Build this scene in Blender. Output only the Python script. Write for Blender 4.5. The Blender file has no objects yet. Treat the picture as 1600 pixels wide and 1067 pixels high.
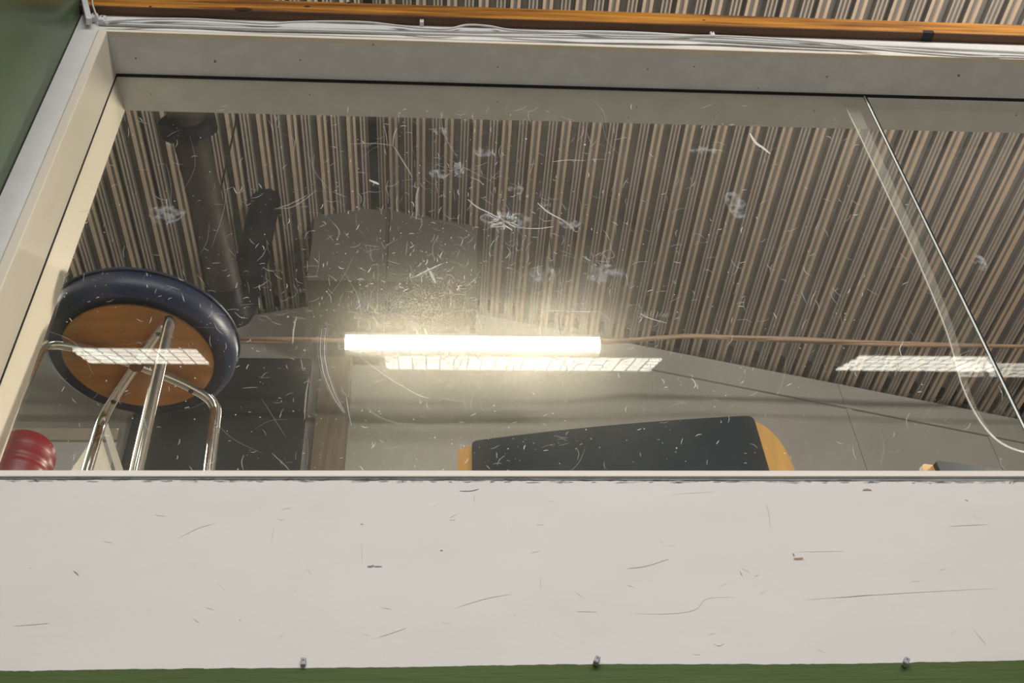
import bpy, bmesh, math, random
from mathutils import Vector, Matrix, Euler, noise
random.seed(7)
SC = bpy.context.scene
COL = SC.collection

# ------------------------------------------------------------------ camera
F = 1682.47
CAMP = Vector((0, -1.3, 1.6))
CROT = Euler((2.3355904, 0.04562772, -0.06136953), 'XYZ')
cd = bpy.data.cameras.new('camera'); cam = bpy.data.objects.new('camera', cd); COL.objects.link(cam)
cam.location = CAMP; cam.rotation_euler = CROT
cd.sensor_width = 36; cd.lens = F/1600*36; cd.clip_start = .02; cd.clip_end = 60
SC.camera = cam
RM = CROT.to_matrix()

def ray(px, py): return RM @ Vector(((px-800)/F, -(py-533.5)/F, -1))
def atY(px, py, Y):
    d = ray(px, py); return CAMP + d*((Y-CAMP.y)/d.y)
def atZ(px, py, Z):
    d = ray(px, py); return CAMP + d*((Z-CAMP.z)/d.z)

# ------------------------------------------------------------------ exposure, world
vs = SC.view_settings
vs.view_transform = 'Standard'; vs.look = 'None'; vs.gamma = 1; vs.use_curve_mapping = False
vs.exposure = 0.0
w = bpy.data.worlds.new('world'); SC.world = w; w.use_nodes = True
w.node_tree.nodes['Background'].inputs[0].default_value = (1, .97, .93, 1)
w.node_tree.nodes['Background'].inputs[1].default_value = .25

# light levels
NEAR_W = 37      # each unseen lamp added in the near room
STORE_W = 44     # second downlight in the store room
LED_E = 11.5
ADDED_UP = 90.0  # uplight added to the LED lamps for the deck
TUBE_E = 44.0

# ------------------------------------------------------------------ helpers
def mat(name, col, rough=.5, metal=0, noise_amt=0, noise_scale=10, bump=0, bump_scale=60, emit=None, es=0, coat=0, stretch=None, spec=None, col2=None):
    m = bpy.data.materials.new(name); m.use_nodes = True
    nt = m.node_tree; b = nt.nodes['Principled BSDF']
    b.inputs['Base Color'].default_value = (*col, 1)
    b.inputs['Roughness'].default_value = rough; b.inputs['Metallic'].default_value = metal
    if spec is not None: b.inputs['Specular IOR Level'].default_value = spec
    if coat: b.inputs['Coat Weight'].default_value = coat; b.inputs['Coat Roughness'].default_value = .1
    if emit: b.inputs['Emission Color'].default_value = (*emit, 1); b.inputs['Emission Strength'].default_value = es
    if noise_amt or bump:
        tc = nt.nodes.new('ShaderNodeTexCoord'); mp = nt.nodes.new('ShaderNodeMapping')
        nt.links.new(tc.outputs['Object'], mp.inputs[0])
        if stretch: mp.inputs['Scale'].default_value = stretch
    if noise_amt:
        n = nt.nodes.new('ShaderNodeTexNoise'); n.inputs['Scale'].default_value = noise_scale; n.inputs['Detail'].default_value = 6
        nt.links.new(mp.outputs[0], n.inputs['Vector'])
        r = nt.nodes.new('ShaderNodeValToRGB')
        c2 = col2 if col2 else tuple(c*(1-noise_amt) for c in col)
        r.color_ramp.elements[0].color = (*c2, 1); r.color_ramp.elements[1].color = (*col, 1)
        r.color_ramp.elements[0].position = .3; r.color_ramp.elements[1].position = .65
        nt.links.new(n.outputs[0], r.inputs[0]); nt.links.new(r.outputs[0], b.inputs['Base Color'])
    if bump:
        n2 = nt.nodes.new('ShaderNodeTexNoise'); n2.inputs['Scale'].default_value = bump_scale; n2.inputs['Detail'].default_value = 4
        nt.links.new(mp.outputs[0], n2.inputs['Vector'])
        bp = nt.nodes.new('ShaderNodeBump'); bp.inputs['Strength'].default_value = bump; bp.inputs['Distance'].default_value = .002
        nt.links.new(n2.outputs[0], bp.inputs['Height']); nt.links.new(bp.outputs[0], b.inputs['Normal'])
    return m

def obj(name, bm, m, parent=None, smooth=False, mats=None):
    me = bpy.data.meshes.new(name); bmesh.ops.recalc_face_normals(bm, faces=bm.faces[:]) 
    bm.to_mesh(me); bm.free()
    o = bpy.data.objects.new(name, me); COL.objects.link(o)
    for mm in (mats or [m]): me.materials.append(mm)
    if smooth:
        for p in me.polygons: p.use_smooth = True
        me.set_sharp_from_angle(angle=math.radians(40))
    if parent:
        o.parent = parent
        o.matrix_parent_inverse = parent.matrix_basis.inverted()
    return o

def empty(name, loc, rz=0):
    o = bpy.data.objects.new(name, None); o.location = loc; o.rotation_euler = (0, 0, rz); o.empty_display_size = .1
    COL.objects.link(o); return o
def tag(o, label, cat, group=None, kind=None):
    if label: o['label'] = label
    if cat: o['category'] = cat
    if group: o['group'] = group
    if kind: o['kind'] = kind
    return o
def struct(o): o['kind'] = 'structure'; return o

def box(bm, x0, x1, y0, y1, z0, z1, M=None, bev=0, mi=0):
    vs_ = [bm.verts.new((x, y, z)) for x in (x0, x1) for y in (y0, y1) for z in (z0, z1)]
    fs = []
    for idx in ((0, 1, 3, 2), (4, 6, 7, 5), (0, 4, 5, 1), (2, 3, 7, 6), (0, 2, 6, 4), (1, 5, 7, 3)):
        f_ = bm.faces.new([vs_[i] for i in idx]); f_.material_index = mi; fs.append(f_)
    geo = vs_
    if bev:
        es = list({e for v in vs_ for e in v.link_edges})
        r = bmesh.ops.bevel(bm, geom=es, offset=bev, segments=2, affect='EDGES', profile=.5)
        geo = list({v for v in r['verts']} | {v for v in vs_ if v.is_valid})
    if M: bmesh.ops.transform(bm, matrix=M, verts=[v for v in geo if v.is_valid])
    return bm
def nbox(*a, **k): return box(bmesh.new(), *a, **k)

def tube(bm, pts, r, n=10, cap=True, flat=1.0):
    pts = [Vector(p) for p in pts]; rings = []
    up = Vector((0, 0, 1)); prev = None
    for i, p in enumerate(pts):
        t = (pts[min(i+1, len(pts)-1)] - pts[max(i-1, 0)]).normalized()
        if prev is None:
            a = t.cross(up)
            if a.length < .1: a = t.cross(Vector((1, 0, 0)))
            a.normalize()
        else:
            a = prev - t*prev.dot(t)
            a = a.normalized() if a.length > 1e-6 else t.orthogonal().normalized()
        prev = a; b = t.cross(a)
        rr = r(i/(len(pts)-1)) if callable(r) else r
        rings.append([bm.verts.new(p + a*math.cos(q)*rr + b*math.sin(q)*rr*flat) for q in [2*math.pi*k/n for k in range(n)]])
    for A, B in zip(rings, rings[1:]):
        for k in range(n): bm.faces.new((A[k], A[(k+1) % n], B[(k+1) % n], B[k]))
    if cap: bm.faces.new(rings[0]); bm.faces.new(rings[-1][::-1])
    return bm

def smooth_path(pts, sub=8):
    pts = [Vector(p) for p in pts]; out = []
    for i in range(len(pts)-1):
        p0 = pts[max(i-1, 0)]; p1 = pts[i]; p2 = pts[i+1]; p3 = pts[min(i+2, len(pts)-1)]
        for k in range(sub):
            t = k/sub
            out.append(.5*((2*p1) + (p2-p0)*t + (2*p0-5*p1+4*p2-p3)*t*t + (-p0+3*p1-3*p2+p3)*t**3))
    out.append(pts[-1]); return out

def fillet(pts, rad, n=6):
    pts = [Vector(p) for p in pts]; out = [pts[0]]
    for a, b, c in zip(pts, pts[1:], pts[2:]):
        u = (a-b).normalized(); v = (c-b).normalized()
        p = b+u*rad; q = b+v*rad
        for k in range(n+1):
            t = k/n; out.append((1-t)**2*p + 2*t*(1-t)*b + t*t*q)
    out.append(pts[-1]); return out

def lathe(bm, prof, n=48, c=(0, 0, 0), closed=False):
    rings = []
    for r, z in prof:
        if r < 1e-6: rings.append([bm.verts.new((c[0], c[1], c[2]+z))])
        else: rings.append([bm.verts.new((c[0]+r*math.cos(2*math.pi*k/n), c[1]+r*math.sin(2*math.pi*k/n), c[2]+z)) for k in range(n)])
    pr_ = list(zip(rings, rings[1:])) + ([(rings[-1], rings[0])] if closed else [])
    for A, B in pr_:
        for k in range(n):
            k2 = (k+1) % n
            if len(A) == 1 and len(B) == 1: continue
            if len(A) == 1: bm.faces.new((A[0], B[k2], B[k]))
            elif len(B) == 1: bm.faces.new((A[k], A[k2], B[0]))
            else: bm.faces.new((A[k], A[k2], B[k2], B[k]))
    return bm

def prism(bm, poly, y0, y1, mi=0):
    """poly: list of (x,z) extruded from y0 to y1"""
    A = [bm.verts.new((x, y0, z)) for x, z in poly]; B = [bm.verts.new((x, y1, z)) for x, z in poly]
    bm.faces.new(A).material_index = mi; bm.faces.new(B[::-1]).material_index = mi
    n = len(poly)
    for k in range(n): bm.faces.new((A[k], B[k], B[(k+1) % n], A[(k+1) % n])).material_index = mi
    return bm

# ------------------------------------------------------------------ dimensions
FY = -.093          # face of the partition wall
BY = .088           # its back face
JX = -.668          # left jamb
ZT, ZB = 3.624, 2.507
XR = 2.75           # right jamb, outside the frame
RX, RZ, RS = -.265, 5.62, .262   # ridge
def roofz(x): return RZ - RS*abs(x-RX)
SY = 2.516          # gable wall of the store
SFZ = 2.15          # store floor
GX = -.737          # green return wall
NY = -6.5; NX0, NX1 = -3.6, 4.4

# ------------------------------------------------------------------ materials
M = {}
M['green'] = mat('green_paint', (.080, .122, .032), .5, spec=.15, noise_amt=.12, noise_scale=5, bump=.5, bump_scale=14, stretch=(1, 1, 14))
M['green_smooth'] = mat('green_smooth_paint', (.088, .130, .070), .25, spec=.35, noise_amt=.2, noise_scale=2.0, bump=.08, bump_scale=5)
M['white'] = mat('white_paint', (.70, .655, .62), .5, noise_amt=.045, noise_scale=7, bump=.07, bump_scale=90, stretch=(1, 1, 2.2))
M['white2'] = mat('frame_paint', (.69, .70, .71), .45, noise_amt=.1, noise_scale=22, bump=.15, bump_scale=40)
M['side'] = mat('side_board_paint', (.75, .73, .71), .45, noise_amt=.08, noise_scale=22, bump=.12, bump_scale=40)
M['bead'] = mat('bead_paint', (.80, .74, .66), .45)
M['cream'] = mat('cream_paint', (.74, .67, .55), .4, noise_amt=.1, noise_scale=8, bump=.2, bump_scale=30, stretch=(1, 1, .2))
M['dark'] = mat('dark_gap', (.012, .012, .014), .8)
M['pvc'] = mat('white_plastic', (.66, .66, .68), .35)
M['pvc2'] = mat('cable_plastic', (.60, .60, .60), .4)
M['deck_a'] = mat('deck_tan', (.70, .55, .42), .5, noise_amt=.1, noise_scale=6)
M['deck_b'] = mat('deck_pink', (.54, .47, .41), .5, noise_amt=.12, noise_scale=6)
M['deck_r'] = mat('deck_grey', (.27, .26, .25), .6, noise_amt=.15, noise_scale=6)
M['dark_ceiling'] = mat('added_dark_ceiling', (.045, .043, .042), .8)
M['gable'] = mat('gable_wall', (.37, .355, .325), .7, noise_amt=.16, noise_scale=1.6, bump=.2, bump_scale=20)
M['plank'] = mat('brown_plank', (.20, .155, .11), .6, noise_amt=.3, noise_scale=8, stretch=(6, 6, .6))
M['ridge'] = mat('ridge_board', (.12, .115, .10), .6, noise_amt=.15, noise_scale=5)
M['blackboard'] = mat('charcoal_panel', (.035, .040, .042), .5, noise_amt=.2, noise_scale=3)
M['dado'] = mat('grey_dado', (.58, .575, .57), .55, noise_amt=.05, noise_scale=3)
M['rail'] = mat('beige_rail', (.52, .46, .38), .5, noise_amt=.1, noise_scale=9)
M['navy'] = mat('navy_vinyl', (.010, .017, .055), .42, noise_amt=.15, noise_scale=20)
M['ply'] = mat('brown_plywood', (.60, .27, .06), .5, noise_amt=.35, noise_scale=5, stretch=(1, 6, 1))
M['amber'] = mat('amber_plywood', (.80, .43, .11), .38, noise_amt=.18, noise_scale=6, stretch=(8, 8, 1))
M['plyedge'] = mat('pale_plywood_edge', (.85, .74, .55), .45)
M['fabric'] = mat('dark_navy_fabric', (.012, .024, .036), .85, noise_amt=.25, noise_scale=60, bump=.15, bump_scale=400)
M['chrome'] = mat('chrome', (.78, .76, .72), .12, metal=1)
M['red'] = mat('red_plastic', (.19, .003, .009), .38, noise_amt=.12, noise_scale=8)
M['duct'] = mat('duct_metal', (.085, .078, .070), .55, metal=.3, noise_amt=.2, noise_scale=4)
M['rubber'] = mat('black_rubber', (.015, .016, .022), .5)
M['brass_cable'] = mat('tan_cable', (.44, .30, .20), .5, noise_amt=.2, noise_scale=8)
M['floor'] = mat('floor_vinyl', (.46, .45, .43), .5, noise_amt=.1, noise_scale=3)
M['storefloor'] = mat('store_floor_board', (.15, .12, .09), .6, noise_amt=.2, noise_scale=4, stretch=(1, 8, 1))
M['housing'] = mat('lamp_housing', (.30, .30, .29), .5)
M['led'] = mat('led_diffuser', (.9, .9, .85), .5, emit=(1, .97, .84), es=LED_E)
M['tubeglow'] = mat('tube_diffuser', (.9, .9, .85), .5, emit=(1, .93, .76), es=TUBE_E)
M['clip'] = mat('grey_clip', (.34, .34, .36), .45)
M['nail'] = mat('nail_steel', (.10, .10, .10), .4, metal=.8)
M['flake'] = mat('paint_flake', (.75, .72, .74), .5)
M['bead_shade'] = mat('blue_grey_shade', (.27, .29, .31), .5, noise_amt=.3, noise_scale=30)  # shade under the bead, put into a blue-grey colour
M['scuff_grey'] = mat('scuff_grey', (.57, .53, .50), .6)
M['scuff_dark'] = mat('scuff_dark', (.20, .185, .18), .6)
M['scuff_brown'] = mat('scuff_brown', (.36, .22, .12), .6)

def wood_mat():
    m = bpy.data.materials.new('varnished_pine'); m.use_nodes = True; nt = m.node_tree; b = nt.nodes['Principled BSDF']
    tc = nt.nodes.new('ShaderNodeTexCoord'); mp = nt.nodes.new('ShaderNodeMapping'); mp.inputs['Scale'].default_value = (1.2, 14, 26)
    nt.links.new(tc.outputs['Object'], mp.inputs[0])
    n = nt.nodes.new('ShaderNodeTexNoise'); n.inputs['Scale'].default_value = 2.2; n.inputs['Detail'].default_value = 8; n.inputs['Roughness'].default_value = .65
    nt.links.new(mp.outputs[0], n.inputs['Vector'])
    r = nt.nodes.new('ShaderNodeValToRGB'); cr = r.color_ramp
    cr.elements[0].position = .38; cr.elements[0].color = (.17, .055, .010, 1)
    cr.elements[1].position = .62; cr.elements[1].color = (.60, .26, .034, 1)
    e = cr.elements.new(.8); e.color = (.70, .38, .12, 1)
    nt.links.new(n.outputs[0], r.inputs[0]); nt.links.new(r.outputs[0], b.inputs['Base Color'])
    b.inputs['Roughness'].default_value = .5; b.inputs['Specular IOR Level'].default_value = .25
    bp = nt.nodes.new('ShaderNodeBump'); bp.inputs['Strength'].default_value = .4; bp.inputs['Distance'].default_value = .002
    nt.links.new(n.outputs[0], bp.inputs['Height']); nt.links.new(bp.outputs[0], b.inputs['Normal'])
    return m
M['pine'] = wood_mat()
M['pine_dark'] = mat('stained_shaded_pine', (.13, .055, .020), .6, noise_amt=.5, noise_scale=4, stretch=(1.5, 12, 12))  # brown stain with the underside's shade mixed into the colour
M['knot'] = mat('pine_knot', (.055, .018, .007), .4)

def glass_mat(name, haze, veil):
    m = bpy.data.materials.new(name); m.use_nodes = True; nt = m.node_tree; N = nt.nodes; L = nt.links
    N.clear(); out = N.new('ShaderNodeOutputMaterial')
    geo = N.new('ShaderNodeNewGeometry')
    tr = N.new('ShaderNodeBsdfTransparent'); tr.inputs[0].default_value = (.97, .975, .965, 1)
    # forward scattering of a scratched, dusty sheet: two lobes about the line of sight
    h1 = N.new('ShaderNodeBsdfRefraction'); h1.inputs['IOR'].default_value = 1.3; h1.inputs['Roughness'].default_value = .56
    h1.inputs['Color'].default_value = (1, .93, .78, 1)
    L.new(geo.outputs['Incoming'], h1.inputs['Normal'])
    du = N.new('ShaderNodeBsdfDiffuse'); du.inputs[0].default_value = (.8, .8, .8, 1)
    tl = N.new('ShaderNodeBsdfTranslucent'); tl.inputs[0].default_value = (.8, .78, .72, 1)
    dt = N.new('ShaderNodeMixShader'); dt.inputs[0].default_value = .5
    L.new(du.outputs[0], dt.inputs[1]); L.new(tl.outputs[0], dt.inputs[2])
    gl = N.new('ShaderNodeBsdfGlossy'); gl.inputs['Roughness'].default_value = .0
    # reflectance of one face, the same from either side
    dotp = N.new('ShaderNodeVectorMath'); dotp.operation = 'DOT_PRODUCT'; L.new(geo.outputs['Incoming'], dotp.inputs[0]); L.new(geo.outputs['Normal'], dotp.inputs[1])
    def mth(op, a, b_=None):
        q = N.new('ShaderNodeMath'); q.operation = op
        for i, v in enumerate((a, b_)):
            if v is None: continue
            if hasattr(v, 'links'): L.new(v, q.inputs[i])
            else: q.inputs[i].default_value = v
        return q.outputs[0]
    fres = mth('ADD', mth('MULTIPLY', mth('POWER', mth('SUBTRACT', 1.0, mth('ABSOLUTE', dotp.outputs['Value'])), 5.0), .96), .04)
    tc = N.new('ShaderNodeTexCoord')
    ns = N.new('ShaderNodeTexNoise'); ns.inputs['Scale'].default_value = 5.5; ns.inputs['Detail'].default_value = 6; ns.inputs['Roughness'].default_value = .6
    L.new(tc.outputs['Object'], ns.inputs['Vector'])
    nf = N.new('ShaderNodeTexNoise'); nf.inputs['Scale'].default_value = 260; nf.inputs['Detail'].default_value = 3
    L.new(tc.outputs['Object'], nf.inputs['Vector'])
    def mrange(src, a, b_, c, d):
        q = N.new('ShaderNodeMapRange'); q.inputs[1].default_value = a; q.inputs[2].default_value = b_; q.inputs[3].default_value = c; q.inputs[4].default_value = d
        L.new(src, q.inputs[0]); return q.outputs[0]
    def mul(a, b_):
        q = N.new('ShaderNodeMath'); q.operation = 'MULTIPLY'
        if hasattr(a, 'links'): L.new(a, q.inputs[0])
        else: q.inputs[0].default_value = a
        if hasattr(b_, 'links'): L.new(b_, q.inputs[1])
        else: q.inputs[1].default_value = b_
        return q.outputs[0]
    # a worn zone around the middle of the sheet
    sx = N.new('ShaderNodeSeparateXYZ'); L.new(tc.outputs['Object'], sx.inputs[0])
    dist = N.new('ShaderNodeVectorMath'); dist.operation = 'DISTANCE'; dist.inputs[1].default_value = (.15, 0, 3.0)
    mp = N.new('ShaderNodeMapping'); L.new(tc.outputs['Object'], mp.inputs[0]); L.new(mp.outputs[0], dist.inputs[0])
    wear = mrange(dist.outputs['Value'], .15, .75, 1.0, .25)
    hz = mul(mul(mrange(ns.outputs[0], .35, .65, .7, 1.3), mrange(nf.outputs[0], .35, .65, .6, 1.4)), mul(wear, haze))
    vl = mul(mul(mrange(ns.outputs[0], .35, .65, .55, 1.5), wear), veil)
    m1 = N.new('ShaderNodeMixShader'); L.new(hz, m1.inputs[0]); L.new(tr.outputs[0], m1.inputs[1]); L.new(h1.outputs[0], m1.inputs[2])
    m2 = N.new('ShaderNodeMixShader'); L.new(vl, m2.inputs[0]); L.new(m1.outputs[0], m2.inputs[1]); L.new(dt.outputs[0], m2.inputs[2])
    m3 = N.new('ShaderNodeMixShader'); L.new(fres, m3.inputs[0]); L.new(m2.outputs[0], m3.inputs[1]); L.new(gl.outputs[0], m3.inputs[2])
    L.new(m3.outputs[0], out.inputs[0]); return m
M['glass'] = glass_mat('scratched_acrylic', .085, .026)
M['glass2'] = glass_mat('clear_acrylic', .012, .018)

def frost_mat(name, alpha, col=(.85, .85, .85), ns=0):
    m = bpy.data.materials.new(name); m.use_nodes = True; nt = m.node_tree; N = nt.nodes; L = nt.links
    N.clear(); out = N.new('ShaderNodeOutputMaterial')
    tr = N.new('ShaderNodeBsdfTransparent')
    du = N.new('ShaderNodeBsdfDiffuse'); du.inputs[0].default_value = (*col, 1)
    tl = N.new('ShaderNodeBsdfTranslucent'); tl.inputs[0].default_value = (*col, 1)
    dt = N.new('ShaderNodeMixShader'); dt.inputs[0].default_value = .5
    L.new(du.outputs[0], dt.inputs[1]); L.new(tl.outputs[0], dt.inputs[2])
    mx = N.new('ShaderNodeMixShader'); mx.inputs[0].default_value = alpha
    if ns:
        tc = N.new('ShaderNodeTexCoord'); n = N.new('ShaderNodeTexNoise'); n.inputs['Scale'].default_value = ns; n.inputs['Detail'].default_value = 5
        L.new(tc.outputs['Object'], n.inputs['Vector'])
        q = N.new('ShaderNodeMapRange'); q.inputs[1].default_value = .42; q.inputs[2].default_value = .62; q.inputs[3].default_value = 0; q.inputs[4].default_value = alpha
        L.new(n.outputs[0], q.inputs[0]); L.new(q.outputs[0], mx.inputs[0])
    L.new(tr.outputs[0], mx.inputs[1]); L.new(dt.outputs[0], mx.inputs[2]); L.new(mx.outputs[0], out.inputs[0]); return m
M['scr_hi'] = frost_mat('scratch_bright', .85)
M['scr_lo'] = frost_mat('scratch_faint', .32)
M['smear'] = frost_mat('smear', .30, (.8, .85, .95), 70)
M['ringm'] = frost_mat('dried_drop', .16, (.8, .85, .9), 60)
M['edge'] = mat('polished_acrylic_edge', (.85, .86, .80), .25)
M['film'] = frost_mat('bent_edge', .20, (.85, .83, .78))

# ================================================================== STRUCTURE
# ---- corrugated roof deck, one mesh across both rooms
P = .1235
def deck_profile():
    """one period, list of (u, depth, matidx of following segment) ; depth>0 is up into the deck"""
    D = .026
    pts = []
    def flange(u0, wdt, grooves, mi):
        gw = wdt/(grooves*2+1)
        u = u0
        for g in range(grooves*2+1):
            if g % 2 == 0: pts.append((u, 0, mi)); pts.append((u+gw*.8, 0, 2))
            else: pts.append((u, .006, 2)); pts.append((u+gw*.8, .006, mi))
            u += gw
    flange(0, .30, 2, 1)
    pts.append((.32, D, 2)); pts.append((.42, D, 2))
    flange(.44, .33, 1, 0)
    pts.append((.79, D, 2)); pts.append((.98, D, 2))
    return pts
def build_deck():
    bm = bmesh.new(); prof = deck_profile()
    for sgn in (1, -1):
        u0 = .018; line = []
        n = int(4.9/P)
        for k in range(n):
            for (u, d, mi) in prof:
                x = RX + sgn*(u0 + (k+u)*P); line.append((x, roofz(x)+d, mi))
        ys = [-.8, .3, 1.4, SY+.25]
        rows = [[bm.verts.new((x, y, z)) for x, z, mi in line] for y in ys]
        for A, B in zip(rows, rows[1:]):
            for k in range(len(line)-1):
                f_ = bm.faces.new((A[k], A[k+1], B[k+1], B[k])); f_.material_index = line[k][2]
    # upper skin so nothing shines through
    for sgn in (1, -1):
        xs = (RX, RX+sgn*5.2)
        v = [bm.verts.new((xs[0], NY, RZ+.06)), bm.verts.new((xs[1], NY, roofz(xs[1])+.06)), bm.verts.new((xs[1], SY+.25, roofz(xs[1])+.06)), bm.verts.new((xs[0], SY+.25, RZ+.06))]
        bm.faces.new(v).material_index = 2
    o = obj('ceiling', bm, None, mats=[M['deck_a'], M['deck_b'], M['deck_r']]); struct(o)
build_deck()
struct(obj('ceiling', prism(bmesh.new(), [(NX0, roofz(NX0)), (RX, RZ), (NX1, roofz(NX1)), (NX1, roofz(NX1)+.05), (RX, RZ+.05), (NX0, roofz(NX0)+.05)], NY, -.801), M['dark_ceiling']))  # unseen ceiling, added dark so the panes reflect little of it
# black ridge joint
o = obj('trim_1', nbox(RX-.018, RX+.020, -.8, 1.97, RZ-.012, RZ+.03), M['dark']); struct(o)
# boxed ridge end on the gable wall
b = bmesh.new()
pa = atY(475, 470, 1.96); pb_ = atY(748, 470, 1.96)
x0, x1 = pa.x, pb_.x; zb_ = pa.z+.14
prism(b, [(x0, zb_), (x1, zb_), (x1, roofz(x1)+.02), (RX, RZ+.02), (x0, roofz(x0)+.02)], 1.97, SY-.001)
o = obj('trim_2', b, M['ridge']); struct(o)

# black strip standing for the shade in the open troughs above the gable
b = bmesh.new()
for sgn in (1, -1):
    x1_ = RX+sgn*3.4; v = []
    for yy in (SY-.07, SY-.001):
        v.append([b.verts.new((RX, yy, RZ+.010)), b.verts.new((x1_, yy, roofz(x1_)+.010)), b.verts.new((x1_, yy, roofz(x1_)+.03)), b.verts.new((RX, yy, RZ+.03))])
    for k in range(4): b.faces.new((v[0][k], v[0][(k+1) % 4], v[1][(k+1) % 4], v[1][k]))
    b.faces.new(v[0]); b.faces.new(v[1][::-1])
struct(obj('trim_7', b, M['dark']))
# ---- gable wall of the store room
g0x, g1x = -3.6, 4.4
def gz(x): return RZ - .022 - RS*abs(x-RX)
b = prism(bmesh.new(), [(g0x, SFZ-.1), (g1x, SFZ-.1), (g1x, gz(g1x)), (RX, gz(RX)), (g0x, gz(g0x))], SY, SY+.12)
struct(obj('wall_back', b, M['gable']))
# upright joints on the gable wall (board joints)
b = bmesh.new()
for (pxt, pyt, pxb, pyb) in ((1328, 640, 1352, 740), (1553, 690, 1590, 740)):
    a = atY(pxt, pyt, SY-.012)
    box(b, a.x-.012, a.x+.012, SY-.006, SY, SFZ, gz(a.x)-.005)
struct(obj('trim_3', b, M['gable']))
# sloping cover strip along the right rake, just under the deck
b = bmesh.new()
prism(b, [(RX+.6, gz(RX+.6)-.16), (g1x, gz(g1x)-.16), (g1x, gz(g1x)-.145), (RX+.6, gz(RX+.6)-.145)], SY-.012, SY)
struct(obj('trim_4', b, M['gable']))
struct(obj('floor', nbox(g0x, g1x, BY, SY+.12, SFZ-.1, SFZ), M['storefloor']))
struct(obj('wall_store_left', nbox(g0x-.1, g0x, BY, SY+.12, SFZ-.1, roofz(g0x)+.03), M['ridge']))
struct(obj('wall_store_right', nbox(g1x, g1x+.1, BY, SY+.12, SFZ-.1, roofz(g1x)+.03), M['ridge']))

# left zone of the gable wall: grey dado under a beige rail
q = atY(20, 672, SY-.03); q2 = atY(20, 690, SY-.03); e0 = atY(186, 680, SY-.03)
struct(obj('trim_5', nbox(g0x, e0.x, SY-.045, SY, q2.z, q.z), M['rail']))
struct(obj('trim_6', nbox(g0x, e0.x, SY-.03, SY, SFZ, q2.z-.001), M['dado']))

# charcoal panel and brown plank
p0 = atY(186, 740, SY-.03); p1 = atY(487, 562, SY-.03)
t = obj('charcoal_panel', nbox(p0.x, p1.x, SY-.04, SY-.001, SFZ+.001, p1.z, bev=.003), M['blackboard'])
tag(t, 'large charcoal panel standing on the back wall behind the round stool', 'panel')
p2 = atY(499, 600, SY-.03); p3 = atY(548, 600, SY-.03)
t = obj('brown_plank', nbox(p2.x, p3.x, SY-.06, SY-.001, SFZ+.001, atY(520, 480, SY-.06).z, bev=.004), M['plank'])
tag(t, 'upright dull brown plank on the back wall, right of the charcoal panel', 'plank')

# ---- partition wall
XG0, XG1 = NX0, NX1
def rag(x, s, a): return noise.noise(Vector((x*s, 3.1, a)))*1.0
ZW0 = 2.217
b = nbox(XG0, XG1, FY-.0037, BY, 0, ZW0-.0135)
box(b, XG0, XG1, FY-.0037, FY, ZW0-.0135, ZW0+.02)
struct(obj('wall_front', b, M['green']))
b = bmesh.new()
box(b, XG0, GX-.001, FY+.001, BY, ZW0-.006, 3.70)
box(b, XR+.001, XG1, FY+.001, BY, ZW0-.006, 3.70)
struct(obj('wall_front', b, M['green']))
# green return wall on the left
struct(obj('wall_left', nbox(GX-.10, GX, -.37, FY, 0, roofz(GX)-.004), M['green_smooth']))

# near room shell
struct(obj('floor', nbox(NX0, NX1, NY, BY, -.1, 0), M['floor']))
struct(obj('wall_near_back', nbox(NX0, NX1, NY-.1, NY, 0, RZ+.05), M['gable']))
struct(obj('wall_near_left', nbox(NX0-.1, NX0, NY, BY-.001, 0, roofz(NX0)+.03), M['green_smooth']))
struct(obj('wall_right', nbox(NX1, NX1+.1, NY, BY-.001, 0, roofz(NX1)+.03), M['green_smooth']))

# ---- the window
win = empty('window_1', (JX, 0, ZB)); struct(win)
def wp(name, bm, m, sm=False, parent=None): return obj(name, bm, m, parent or win, smooth=sm)
# white apron board with a wavy painted lower edge and ragged upper edge
b = bmesh.new(); n = 700; top = []; bot = []; topb = []; botb = []
for k in range(n+1):
    x = GX + .004 + (XR-GX)*k/n
    zt = 2.4915 - .0025*(x) + .0011*rag(x, 30, 1) + .0009*rag(x, 90, 2)
    zb = 2.2185 - .0042*(x+.5) + .0022*rag(x, 3, 5) + .0010*rag(x, 45, 6) + .0006*rag(x, 160, 7)
    for lst, y, z in ((top, FY-.004, zt), (bot, FY-.004, zb), (topb, FY+.02, zt), (botb, FY+.001, zb-.0)): lst.append(b.verts.new((x, y, z)))
for k in range(n):
    b.faces.new((bot[k], bot[k+1], top[k+1], top[k])); b.faces.new((top[k], top[k+1], topb[k+1], topb[k])); b.faces.new((botb[k], botb[k+1], bot[k+1], bot[k]))
wp('apron_board', b, M['white'])
wp('core_board', nbox(GX, XR, FY+.002, BY, ZW0-.005, 2.490), M['white'])
# dark crack, a painted shadow line and paint flakes between board and bead
b = bmesh.new(); n = 500; A = []; B_ = []
for k in range(n+1):
    x = GX + .004 + (XR-GX)*k/n
    za = 2.4965 - .0025*x + .0005*rag(x, 40, 12); zb = 2.4925 - .0025*x + .0008*rag(x, 60, 15)
    A.append(b.verts.new((x, FY-.0035, za))); B_.append(b.verts.new((x, FY-.0048, zb)))
for k in range(n): b.faces.new((B_[k], B_[k+1], A[k+1], A[k]))
wp('shadow_line', b, M['bead_shade'])
b = bmesh.new()
x = GX+.02
while x < XR-.05:
    L_ = random.uniform(.006, .035); dz = -.0025*x
    zc = 2.4915+dz+random.uniform(-.0022, .0015)
    pts = [(x+L_*i/6, FY-.0052-.0006*random.random(), zc+random.uniform(-.0012, .0012)) for i in range(7)]
    tube(b, pts, lambda s: .0002+.0005*math.sin(math.pi*s)*random.random(), n=4)
    x += L_*random.uniform(.6, 1.8)
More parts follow.
